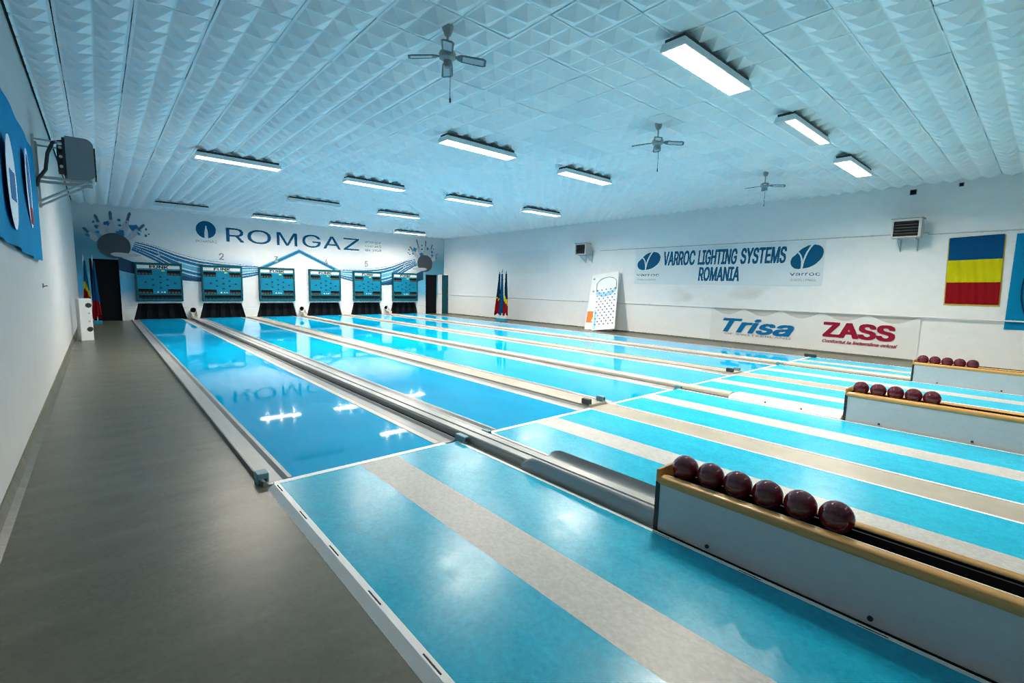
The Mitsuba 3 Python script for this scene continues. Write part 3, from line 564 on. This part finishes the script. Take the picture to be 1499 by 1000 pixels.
part(t, 'emblem', extr(leaf(R(5.03), 2.24, .80, .66), .004, 'right', org('right', .0095)), 'm_signblue', label='dark blue two-leaf emblem')
for y, w in ((10.13, .93), (5.02, .76)):
    part(t, 'emblem_name', text_on('right', .0095, 'varroc', R(y), 2.055, w, .10, depth=.003), 'm_navy', label='small name under the emblem')
    part(t, 'emblem_motto', text_on('right', .0095, 'EXCELLENCE', R(y - .04), 1.905, w * .82, .055, depth=.003), 'm_grey', label='tiny motto under the emblem')
for wd_, ya, yb_ in (('VARROC', 9.05, 7.90), ('LIGHTING', 7.81, 6.54), ('SYSTEMS', 6.44, 5.15)):
    part(t, 'lettering', text_on('right', .0095, wd_, R(ya), 2.43, ya - yb_, .45, fat=.008, bold=True, shear=.14, depth=.003), 'm_signblue', label='dark blue slanted capitals')
part(t, 'lettering', text_on('right', .0095, 'ROMANIA', R(7.76), 1.91, 1.32, .42, fat=.008, bold=True, shear=.14, depth=.003), 'm_signblue', label='dark blue slanted capitals')
# white banner near the floor
t = thing('banner', 'white sponsor banner with blue and red lettering low on the right wall', 'banner')
def low(s, tt):
    y = 7.23 - (7.23 - 2.05) * s; hang = np.abs(np.sin(s * 5 * math.pi)); top = 1.05 - .19 * hang ** 1.2
    z = .015 + (top - .015) * tt; d = .02 + .010 * (meshkit.noise(np.stack([y * 2.2, z * 1.2, y * 0], -1), 5) - .5) * 2 * tt
    P = np.stack([XR - d, y, z], -1); return P, np.tile([-1., 0, 0], (len(P), 1))
part(t, 'sheet', sheet(low, 80, 8, .003), 'm_bannerwhite', smooth=True)
lo = .037
part(t, 'lettering', text_on('right', lo, 'Trisa', R(6.82), .33, 2.05, .41, fat=.016, bold=True, shear=.32, depth=.003), 'm_trisa', label='bold slanted blue name')
part(t, 'lettering', text_on('right', lo, 'OF SWITZERLAND', R(6.74), .235, 1.90, .055, depth=.003), 'm_grey', label='thin grey words')
part(t, 'lettering', text_on('right', lo, 'ZASS', R(4.06), .42, 1.56, .39, fat=.024, bold=True, depth=.003), 'm_zass', label='bold dark red capitals')
part(t, 'lettering', text_on('right', lo, 'Confortul la \u00eendem\u00e2na oricui', R(4.06), .255, 1.62, .085, fat=.004, shear=.3, depth=.003), 'm_zass', label='slanted red tagline')
for s in range(6):
    y = 7.22 - (7.22 - 2.06) * s / 5; part(t, 'eyelet', cyl(.012, (XR - .004, y, 1.035), (XR - .035, y, 1.035), 8), 'm_metal')
# tricolour flag
t = thing('flag', 'blue yellow and red flag with gold fringe hanging flat on the right wall', 'flag')
def fl(z0, z1, amp, inset=0.0, d0=.03):
    def fn(s, tt):
        z = z1 + (z0 - z1) * tt; y = (1.72 - .05 * (2.9 - z) / 1.5 - inset) - (.88 - 2 * inset - .03 * 0) * s
        d = d0 + amp * (np.sin(s * 41 + 2.2 * np.sin(z * 3)) * .6 + np.sin(s * 23 + z * 2) * .5)
        z = z + .04 * s * (1 - (2.9 - z) / 1.6)
        P = np.stack([XR - d, y, z], -1); return P, np.tile([-1., 0, 0], (len(P), 1))
    return fn
part(t, 'fringe', sheet(fl(1.36, 2.885, .002, -.02, .012), 20, 12, .004), 'm_fringe', smooth=True, label='gold fringe border')
for nm, a, b, am, mk in (('blue_band', 2.385, 2.90, .0015, 'm_flagblue'), ('yellow_band', 1.885, 2.385, .009, 'm_flagyellow'), ('red_band', 1.40, 1.885, .009, 'm_flagred')):
    part(t, nm, sheet(fl(a, b, am), 64, 12, .003), mk, smooth=True)
# cyan flag at the frame's right edge
t = thing('flag', 'plain bright blue flag hanging at the right end of the right wall', 'flag')
def cf2(s, tt):
    z = 2.93 - 2.05 * tt; y = .66 - 1.3 * s + .06 * tt * s; d = .022 + .012 * np.sin(s * 14 + tt * 2)
    return np.stack([XR - d, y, z], -1), np.tile([-1., 0, 0], (len(z), 1))
part(t, 'cloth', sheet(cf2, 40, 16, .003), 'm_cyanflag', smooth=True)
part(t, 'curve', extr(LineString(bez([(R(.40), 2.2), (R(.52), 1.9), (R(.50), 1.4), (R(.30), 1.05)])).buffer(.012), .003, 'right', org('right', .04)), 'm_darkblue', label='dark curved line')
# pipes
t = thing('wall_pipe', 'long pale pipe running low along the whole right wall', 'pipe')
part(t, 'pipe', cat(cyl(.018, (XR - .022, YB - .03, 1.05), (XR - .022, 7.3, 1.05), 10), cyl(.018, (XR - .072, 7.3, 1.062), (XR - .072, -4.9, 1.062), 10), cyl(.018, (XR - .022, 7.3, 1.05), (XR - .072, 7.3, 1.062), 10)), 'm_pipe', smooth=40)
for y in (21, 18, 15, 12.6, 9.5): part(t, 'clip', bx(XR - .045, XR, y - .012, y + .012, 1.025, 1.075), 'm_cable')
t = thing('wall_conduit', 'thin cable conduit running high along the right wall above the banners', 'conduit')
part(t, 'conduit', cat(bx(XR - .02, XR, 2.1, 11.85, 3.035, 3.06), bx(XR - .02, XR, -4.9, 2.1, 3.0, 3.025), bx(XR - .02, XR, 2.09, 2.115, 3.0, 3.06)), 'm_cable')
for y in (10.2, 8.4, 6.6, 4.8, 3.2, 1.2): part(t, 'saddle', bx(XR - .026, XR, y - .02, y + .02, 2.99 if y < 2 else 3.025, 3.035 if y < 2 else 3.07), 'm_cable')
for y, z, s, lab in ((2.48, 4.03, .065, 'small square black opening high on the right wall above the larger heater'), (1.64, 4.09, .045, 'tiny black opening high on the right wall nearest the right edge')):
    t = thing('wall_vent', lab, 'vent'); part(t, 'rim', extr(sbox(R(y) - s, z - s, R(y) + s, z + s).difference(sbox(R(y) - s + .012, z - s + .012, R(y) + s - .012, z + s - .012)), .01, 'right', org('right', 0)), 'm_grey'); part(t, 'opening', bx(XR - .004, XR, y - s + .011, y + s - .011, z - s + .011, z + s - .011), 'm_black')
# right heaters
def heater_right(yc, zc, lab):
    t = thing('wall_heater', lab, 'heater'); w, h, xf, xb = .27, .215, 14.30, 14.62
    part(t, 'casing', cat(bx(xf, xb, yc - w, yc + w, zc - h, zc - h + .03), bx(xf, xb, yc - w, yc + w, zc + h - .05, zc + h), bx(xf, xb, yc - w, yc - w + .05, zc - h, zc + h), bx(xf, xb, yc + w - .03, yc + w, zc - h, zc + h), bx(xb - .02, xb, yc - w, yc + w, zc - h, zc + h)), 'm_heater')
    part(t, 'lid', bx(xf - .02, xb + .01, yc - w - .025, yc + w + .025, zc + h, zc + h + .018), 'm_heatergrey', label='darker overhanging lid')
    part(t, 'recess', bx(xf + .06, xf + .08, yc - w + .05, yc + w - .03, zc - h + .03, zc + h - .05), 'm_dark', label='dark recess')
    for q in range(5):
        z = zc - h + .07 + q * .066; mm = bx(-.03, .03, yc - w + .05, yc + w - .03, -.003, .003); mm.apply_transform(trimesh.transformations.rotation_matrix(.6, (0, 1, 0), (0, 0, 0))); mm.apply_translation((xf + .03, 0, z)); part(t, 'louvre', mm, 'm_dark', label='black louvre')
    for y in (yc - w * .6, yc + w * .6):
        part(t, 'bracket', cat(bx(xf + .05, XR, y - .012, y + .012, zc - h - .025, zc - h), bx(XR - .02, XR, y - .012, y + .012, zc - h - .3, zc - h + .15), cyl(.01, (xf + .12, y, zc - h - .02), (XR - .01, y, zc - h - .28), 8)), 'm_bracket')
    part(t, 'pipe', tube([(xb - .01, yc - w * .4, zc + .05), (xb + .08, yc - w * .6, zc + .05), (XR - .03, yc - w * .9, zc - .08), (XR - .03, yc - w * 1.1, 3.05)], .013), 'm_cable')
heater_right(2.44, 3.13, 'box heater with black louvres high on the right wall by the tricolour flag')
heater_right(12.39, 3.10, 'box heater with black louvres high on the right wall above the leaning boards')

# leaning boards
def lean(yl0, yl1, x_bot, x_top, h):
    """map (u along -y from yl0, v up, w out) on a board leaning on the right wall"""
    a = np.array([x_bot, yl0[0], ZF]); b = np.array([x_top, yl1[0], h]); c = np.array([yl0[1], 0])
    V = (b - a); L = np.linalg.norm(V); V = V / L; Uv = np.array([0, -1., 0]); Uv = Uv - V * (Uv @ V); Uv /= np.linalg.norm(Uv); m = np.eye(4); m[:3, 0], m[:3, 1], m[:3, 2], m[:3, 3] = Uv, V, np.cross(Uv, V), a
    return m, L
def on(poly, depth, m, w=0.0):
    g = cat(*[trimesh.creation.extrude_polygon(q, depth, engine='earcut') for q in getattr(poly, 'geoms', [poly])]); g.apply_translation((0, 0, w)); g.apply_transform(m); return g
m1, L1 = lean((11.98, 0), (12.10, 0), 14.26, 14.80, 2.10); bw1 = 1.32
t = thing('game_board', 'white board with an orange picture, leaning on the right wall behind the dotted board', 'board')
part(t, 'panel', on(sbox(0, 0, bw1, L1), .02, m1), 'm_poster')
part(t, 'picture', on(sbox(.03, .28, .80, .72), .002, m1, .02), 'm_orange', label='orange picture')
part(t, 'figure', on(Polygon([(.25, .32), (.42, .60), (.60, .62), (.72, .52), (.55, .40), (.42, .42), (.36, .32)]), .002, m1, .022), 'm_poster', label='white figure')
for (u, v, a, b, mk) in [(.06, 2.02, .09, .07, 'm_grey'), (.10, 1.52, .10, .06, 'm_grey'), (.14, 1.76, .09, .02, 'm_mpin'), (.30, 1.15, .06, .12, 'm_olive'), (.33, 1.86, .10, .14, 'm_grey')]:
    part(t, 'print', on(affinity.scale(Point(u + a / 2, v).buffer(1, 8), a / 2, b / 2), .002, m1, .02), mk)
m2, L2 = lean((11.48, 0), (11.82, 0), 14.12, 14.70, 2.10); bw2 = 1.02
t = thing('game_board', 'white and light blue board covered in dark pegs, leaning on the right wall', 'board')
part(t, 'panel', on(sbox(0, 0, bw2, L2), .025, m2), 'm_poster')
part(t, 'frame', on(sbox(0, 0, bw2, L2).difference(sbox(.03, .04, bw2 - .03, L2 - .03)), .035, m2), 'm_white')
arc = LineString([(.06, 1.55)] + [(.51 + .45 * math.cos(q), 1.80 + .25 * math.sin(q)) for q in np.linspace(math.pi, 0, 16)] + [(.96, 1.55)]).buffer(.012)
part(t, 'arch', on(arc, .012, m2, .025), 'm_grey', label='thin arched rail')
part(t, 'tint', on(Polygon([(.05, 1.62), (.2, 1.50), (.5, 1.44), (.8, 1.52), (.97, 1.66), (.97, 1.48), (.8, 1.36), (.6, 1.30), (.35, 1.28), (.05, 1.42)]), .001, m2, .0252), 'm_lightblue', label='light blue painted band')
part(t, 'tint', on(Polygon([(.04, .05), (.14, .05), (.14, .75), (.04, .82)]), .001, m2, .0252), 'm_lightblue', label='light blue painted band')
for r in range(13):
    for q in range(5):
        u, v = .12 + q * .2 + (.1 if r % 2 else 0), .22 + r * .112
        if u < .95: part(t, 'peg', on(Point(u, v).buffer(.022, 4), .03, m2, .025), 'm_peg')

# flags on poles
def drape(t, px, py, z_top, z_bot, r0, r1, lean_x, lean_y, cols, seed, off=(0, 0)):
    nz, nt = 26, 36; zs = np.linspace(z_top, z_bot, nz); th = np.arange(nt) * 2 * math.pi / nt; r_ = random.Random(seed); ph = [r_.uniform(0, 6) for _ in range(3)]
    v = []
    for i, z in enumerate(zs):
        f = i / (nz - 1); r = r0 + (r1 - r0) * f ** 1.3
        rr = r * (1 + .32 * np.cos(5 * th + ph[0] + f) * min(1, f * 3) + .16 * np.cos(9 * th + ph[1] - f * 2)); zz = z + .07 * f * np.cos(2 * th + ph[2])
        v.append(np.stack([px + lean_x * (z - z_bot) + off[0] * f + rr * np.cos(th), py + lean_y * (z - z_bot) + off[1] * f + rr * np.sin(th), zz], -1))
    v = np.vstack(v); idx = np.arange(nz * nt).reshape(nz, nt); j = np.roll(idx, -1, 1)
    q = np.stack([idx[:-1], idx[1:], j[1:], j[:-1]], -1).reshape(-1, 4); ctr = v[q].mean(1); fz = (z_top - ctr[:, 2]) / (z_top - z_bot) + .10 * np.cos(np.arctan2(ctr[:, 1] - py, ctr[:, 0] - px) + ph[2])
    for k, (nm, mk, a, b) in enumerate(cols):
        s = q[(fz >= a) & (fz < b)]
        if len(s): part(t, nm, trimesh.Trimesh(v, np.vstack([s[:, [0, 2, 1]], s[:, [0, 3, 2]]]), process=True), mk, smooth=50)
RO = [('blue_band', 'm_flagblue', -1, .46), ('yellow_band', 'm_flagyellow', .46, .60), ('red_band', 'm_flagred', .60, 3)]
t = thing('flag_stand', 'low blue flag stand on the floor by the right wall holding the flags', 'flag stand')
part(t, 'box', bx(13.92, 14.12, 16.47, 17.13, ZF, .10, .01), 'm_standblue')
FP = [(14.02, 17.05, .03, .0, 'm_flagred', 'furled red and blue flag on a pole, left in the blue stand'), (14.02, 16.80, .0, .0, None, 'furled dark blue flag on a pole, middle in the blue stand'), (14.02, 16.55, .02, -.0, None, 'furled blue yellow and red flag on a pole, right in the blue stand')]
for i, (x, y, lx, ly, mk, lab) in enumerate(FP):
    t = thing('pole_flag', lab, 'flag'); zt = 2.16 + (.06 if i == 1 else 0)
    part(t, 'pole', cyl(.013, (x, y, .098), (x + lx * 2, y + ly * 2, zt), 8), 'm_white', label='white pole')
    part(t, 'finial', cyl(.022, (x + lx * 2, y + ly * 2, zt), (x + lx * 2, y + ly * 2, zt + .13), 8, .002), 'm_dark', label='dark pointed finial')
    cols = [[('cloth', 'm_darkblue', -1, .52), ('yellow_band', 'm_flagyellow', .52, .56), ('red_band', 'm_flagred', .56, 3)], [('cloth', 'm_flagblue', -1, 3)], [('cloth', 'm_darkblue', -1, .53), ('yellow_band', 'm_flagyellow', .53, .68), ('red_band', 'm_flagred', .68, 3)]][i]
    drape(t, x, y, 2.15, .30, .035, (.135, .105, .10)[i], lx, ly, cols, 11 + i, off=((0, .04), (0, 0), (0, -.02))[i])
t = thing('flag_stand', 'low dark stand on the floor in the far left corner holding two flags', 'flag stand')
part(t, 'box', bx(-.45, .02, 21.55, 21.80, ZF, .08, .01), 'm_standblue')
for i, (x, y, lab) in enumerate([(-.33, 21.68, 'furled blue yellow red flag in the far left corner, nearer the wall'), (-.10, 21.68, 'furled blue and red flag in the far left corner, nearer the black door')]):
    t = thing('pole_flag', lab, 'flag')
    part(t, 'pole', cyl(.013, (x, y, .078), (x - .03, y, 2.22), 8), 'm_white', label='pale pole'); part(t, 'finial', cyl(.02, (x - .03, y, 2.22), (x - .03, y, 2.34), 8, .002), 'm_metal')
    drape(t, x, y, 2.12, .22, .025, (.10, .10)[i], 0, 0, RO if i == 0 else [('blue_band', 'm_flagblue', -1, .80), ('red_band', 'm_flagred', .80, 3)], 31 + i, off=((0, 0), (.0, -.02))[i])

# ------------------------------------------------------------------ left side
t = thing('tower_speaker', 'white tower speaker with black round drivers standing by the far end of the left wall', 'speaker')
rot = trimesh.transformations.rotation_matrix(math.radians(16), (0, 0, 1), (-.32, 16.0, 0))
def sp(m): m.apply_transform(rot); return m
part(t, 'cabinet', sp(bx(-.445, -.195, 15.88, 16.12, ZF, 1.03, .008)), 'm_white')
for z, r in ((.86, .062), (.26, .062)):
    part(t, 'driver', sp(cat(cyl(r, (-.26, 15.882, z), (-.26, 15.868, z), 20, r * .9), cyl(r * .35, (-.26, 15.868, z), (-.26, 15.862, z), 14, r * .2))), 'm_dark', label='black round driver')
for z in (.66, .46): part(t, 'port', sp(cyl(.022, (-.26, 15.882, z), (-.26, 15.872, z), 12)), 'm_mpin', label='small grey port')
# left heater on its bracket
t = thing('wall_heater', 'grey fan heater on an angle bracket high on the left wall', 'heater')
hy0, hy1 = 9.05, 9.60
prof = sbox(-.20, 2.90, .05, 3.46).buffer(-.09).buffer(.09, 8)
prof = prof.union(sbox(-.24, 2.90, -.10, 3.46))
part(t, 'casing', extr(prof, hy1 - hy0, 'far', (0, hy1, 0)), 'm_heatergrey', smooth=30)
part(t, 'back_frame', bx(-.27, -.24, hy0 + .02, hy1 - .02, 2.93, 3.44), 'm_dark', label='dark fan side'); part(t, 'fan_ring', cyl(.20, (-.27, 9.32, 3.18), (-.33, 9.32, 3.18), 20), 'm_dark', label='dark round fan')
for z in (3.05, 3.18, 3.30): part(t, 'knob', cyl(.02, (-.29, hy0 + .05, z), (-.29, hy0 + .02, z), 8), 'm_cable')
part(t, 'grille', cat(*[bx(.05, .068, hy0 + .03, hy1 - .03, 2.97 + q * .07, 3.005 + q * .07) for q in range(6)]), 'm_dark', label='dark outlet grille')
for y in (hy0 + .06, hy1 - .06):
    part(t, 'bracket', cat(bx(XL, .02, y - .018, y + .018, 2.865, 2.90), bx(XL, XL + .03, y - .018, y + .018, 2.52, 3.42), cyl(.016, (XL + .02, y, 2.55), (-.06, y, 2.87), 8), bx(XL, -.26, y - .010, y + .010, 3.36, 3.38)), 'm_bracket')
part(t, 'hose', tube([(-.26, hy0 + .1, 3.40), (-.36, hy0 + .06, 3.36), (-.42, hy0 + .04, 3.2), (-.45, hy0 + .03, 2.98), (-.52, hy0 + .02, 2.86), (XL + .02, hy0 + .02, 2.75)], .02), 'm_dark', smooth=40, label='dark hose')
# left flag
t = thing('flag', 'bright blue banner flag with white emblems hanging on the left wall', 'flag')
def lf(s, tt):
    y = 4.3 + 4.45 * s - .05 * tt; bot = 1.82 - .06 * s + .02 * np.sin(s * 6); top = 3.20 - .03 * s
    z = top + (bot - top) * tt; d = .022 + .016 * np.sin(s * 26 + tt * 3) * (.3 + .7 * tt) + .02 * tt
    return np.stack([XL + d, y, z], -1), np.tile([1., 0, 0], (len(z), 1))
part(t, 'cloth', sheet(lf, 80, 14, .003), 'm_cyanflag', smooth=True)
lo2 = .056
part(t, 'emblem', extr(affinity.scale(Point(7.45, 2.50).buffer(1, 20), .24, .42), .003, 'left', org('left', lo2)), 'm_emblemwhite', label='white oval emblem')
part(t, 'emblem_figure', extr(affinity.scale(Point(7.45, 2.56).buffer(1, 16), .14, .30), .003, 'left', org('left', lo2 + .003)), 'm_trisa', label='blue figure inside the emblem')
part(t, 'emblem_base', extr(sbox(7.36, 2.12, 7.58, 2.30), .003, 'left', org('left', lo2 + .004)), 'm_zass', label='red base of the emblem')
part(t, 'emblem', extr(affinity.scale(Point(6.0, 2.35).buffer(1, 20), .30, .40), .003, 'left', org('left', lo2)), 'm_emblemwhite', label='white oval emblem')
part(t, 'emblem_figure', extr(sbox(5.85, 2.20, 6.18, 2.45), .003, 'left', org('left', lo2 + .003)), 'm_trisa', label='blue figure inside the emblem')
t = thing('wall_hook', 'tiny dark hook on the white left wall', 'hook')
part(t, 'plate', bx(XL, XL + .012, 8.9, 8.93, 1.40, 1.46), 'm_grey'); part(t, 'peg', cyl(.006, (XL + .01, 8.915, 1.42), (XL + .05, 8.915, 1.43), 6), 'm_dark')

# ------------------------------------------------------------------ ceiling fans
def fan(cx, cy, deg, lab):
    t = thing('ceiling_fan', lab, 'ceiling fan', 'small white ceiling fans'); zh = 3.925
    part(t, 'canopy', cyl(.035, (cx, cy, ZC - .09), (cx, cy, ZC - .0), 16, .065), 'm_fanbody', smooth=40); part(t, 'rod', cyl(.012, (cx, cy, zh + .05), (cx, cy, ZC - .08), 8), 'm_fanbody')
    part(t, 'motor', trimesh.creation.revolve(np.array([(0, -.045), (.05, -.045), (.085, -.025), (.09, .02), (.07, .05), (.02, .065), (0, .065)]), sections=24).apply_translation((cx, cy, zh)), 'm_fanbody', smooth=40)
    part(t, 'switch_cap', cyl(.032, (cx, cy, zh - .11), (cx, cy, zh - .04), 14, .045), 'm_heatergrey', label='dark switch cap')
    part(t, 'pull_chain', cyl(.0035, (cx + .035, cy, 3.51), (cx + .035, cy, zh - .06), 6), 'm_dark', label='thin pull chain')
    part(t, 'pull_knob', cyl(.010, (cx + .035, cy, 3.475), (cx + .035, cy, 3.515), 8), 'm_dark')
    for q in range(4):
        A = trimesh.transformations.rotation_matrix(math.radians(deg + 90 * q), (0, 0, 1)); A[:3, 3] = (cx, cy, zh); P = trimesh.transformations.rotation_matrix(.10, (0, 1, 0)) @ trimesh.transformations.rotation_matrix(-.17, (1, 0, 0))
        out = Polygon([(.10, -.03), (.15, -.055), (.37, -.065), (.405, -.045), (.405, .045), (.37, .065), (.15, .055), (.10, .03)])
        inn = sbox(.16, -.043, .38, .043)
        b = on(out.difference(inn), .010, A @ P, -.005); bl = part(t, 'blade', cat(b, on(sbox(.05, -.018, .115, .018), .008, A @ P, -.004)), 'm_fanframe', label='dark framed blade')
        put(bl + '__inset', on(inn, .005, A @ P, -.0025), 'm_fancane', label='pale inset')
fan(2.875, 4.405, 147, 'white ceiling fan nearest the camera, largest of three'); fan(6.93, 4.457, 124, 'middle ceiling fan, right of the lit lights of the second row'); fan(11.30, 4.485, 112, 'smallest ceiling fan, near the right wall and its banner')
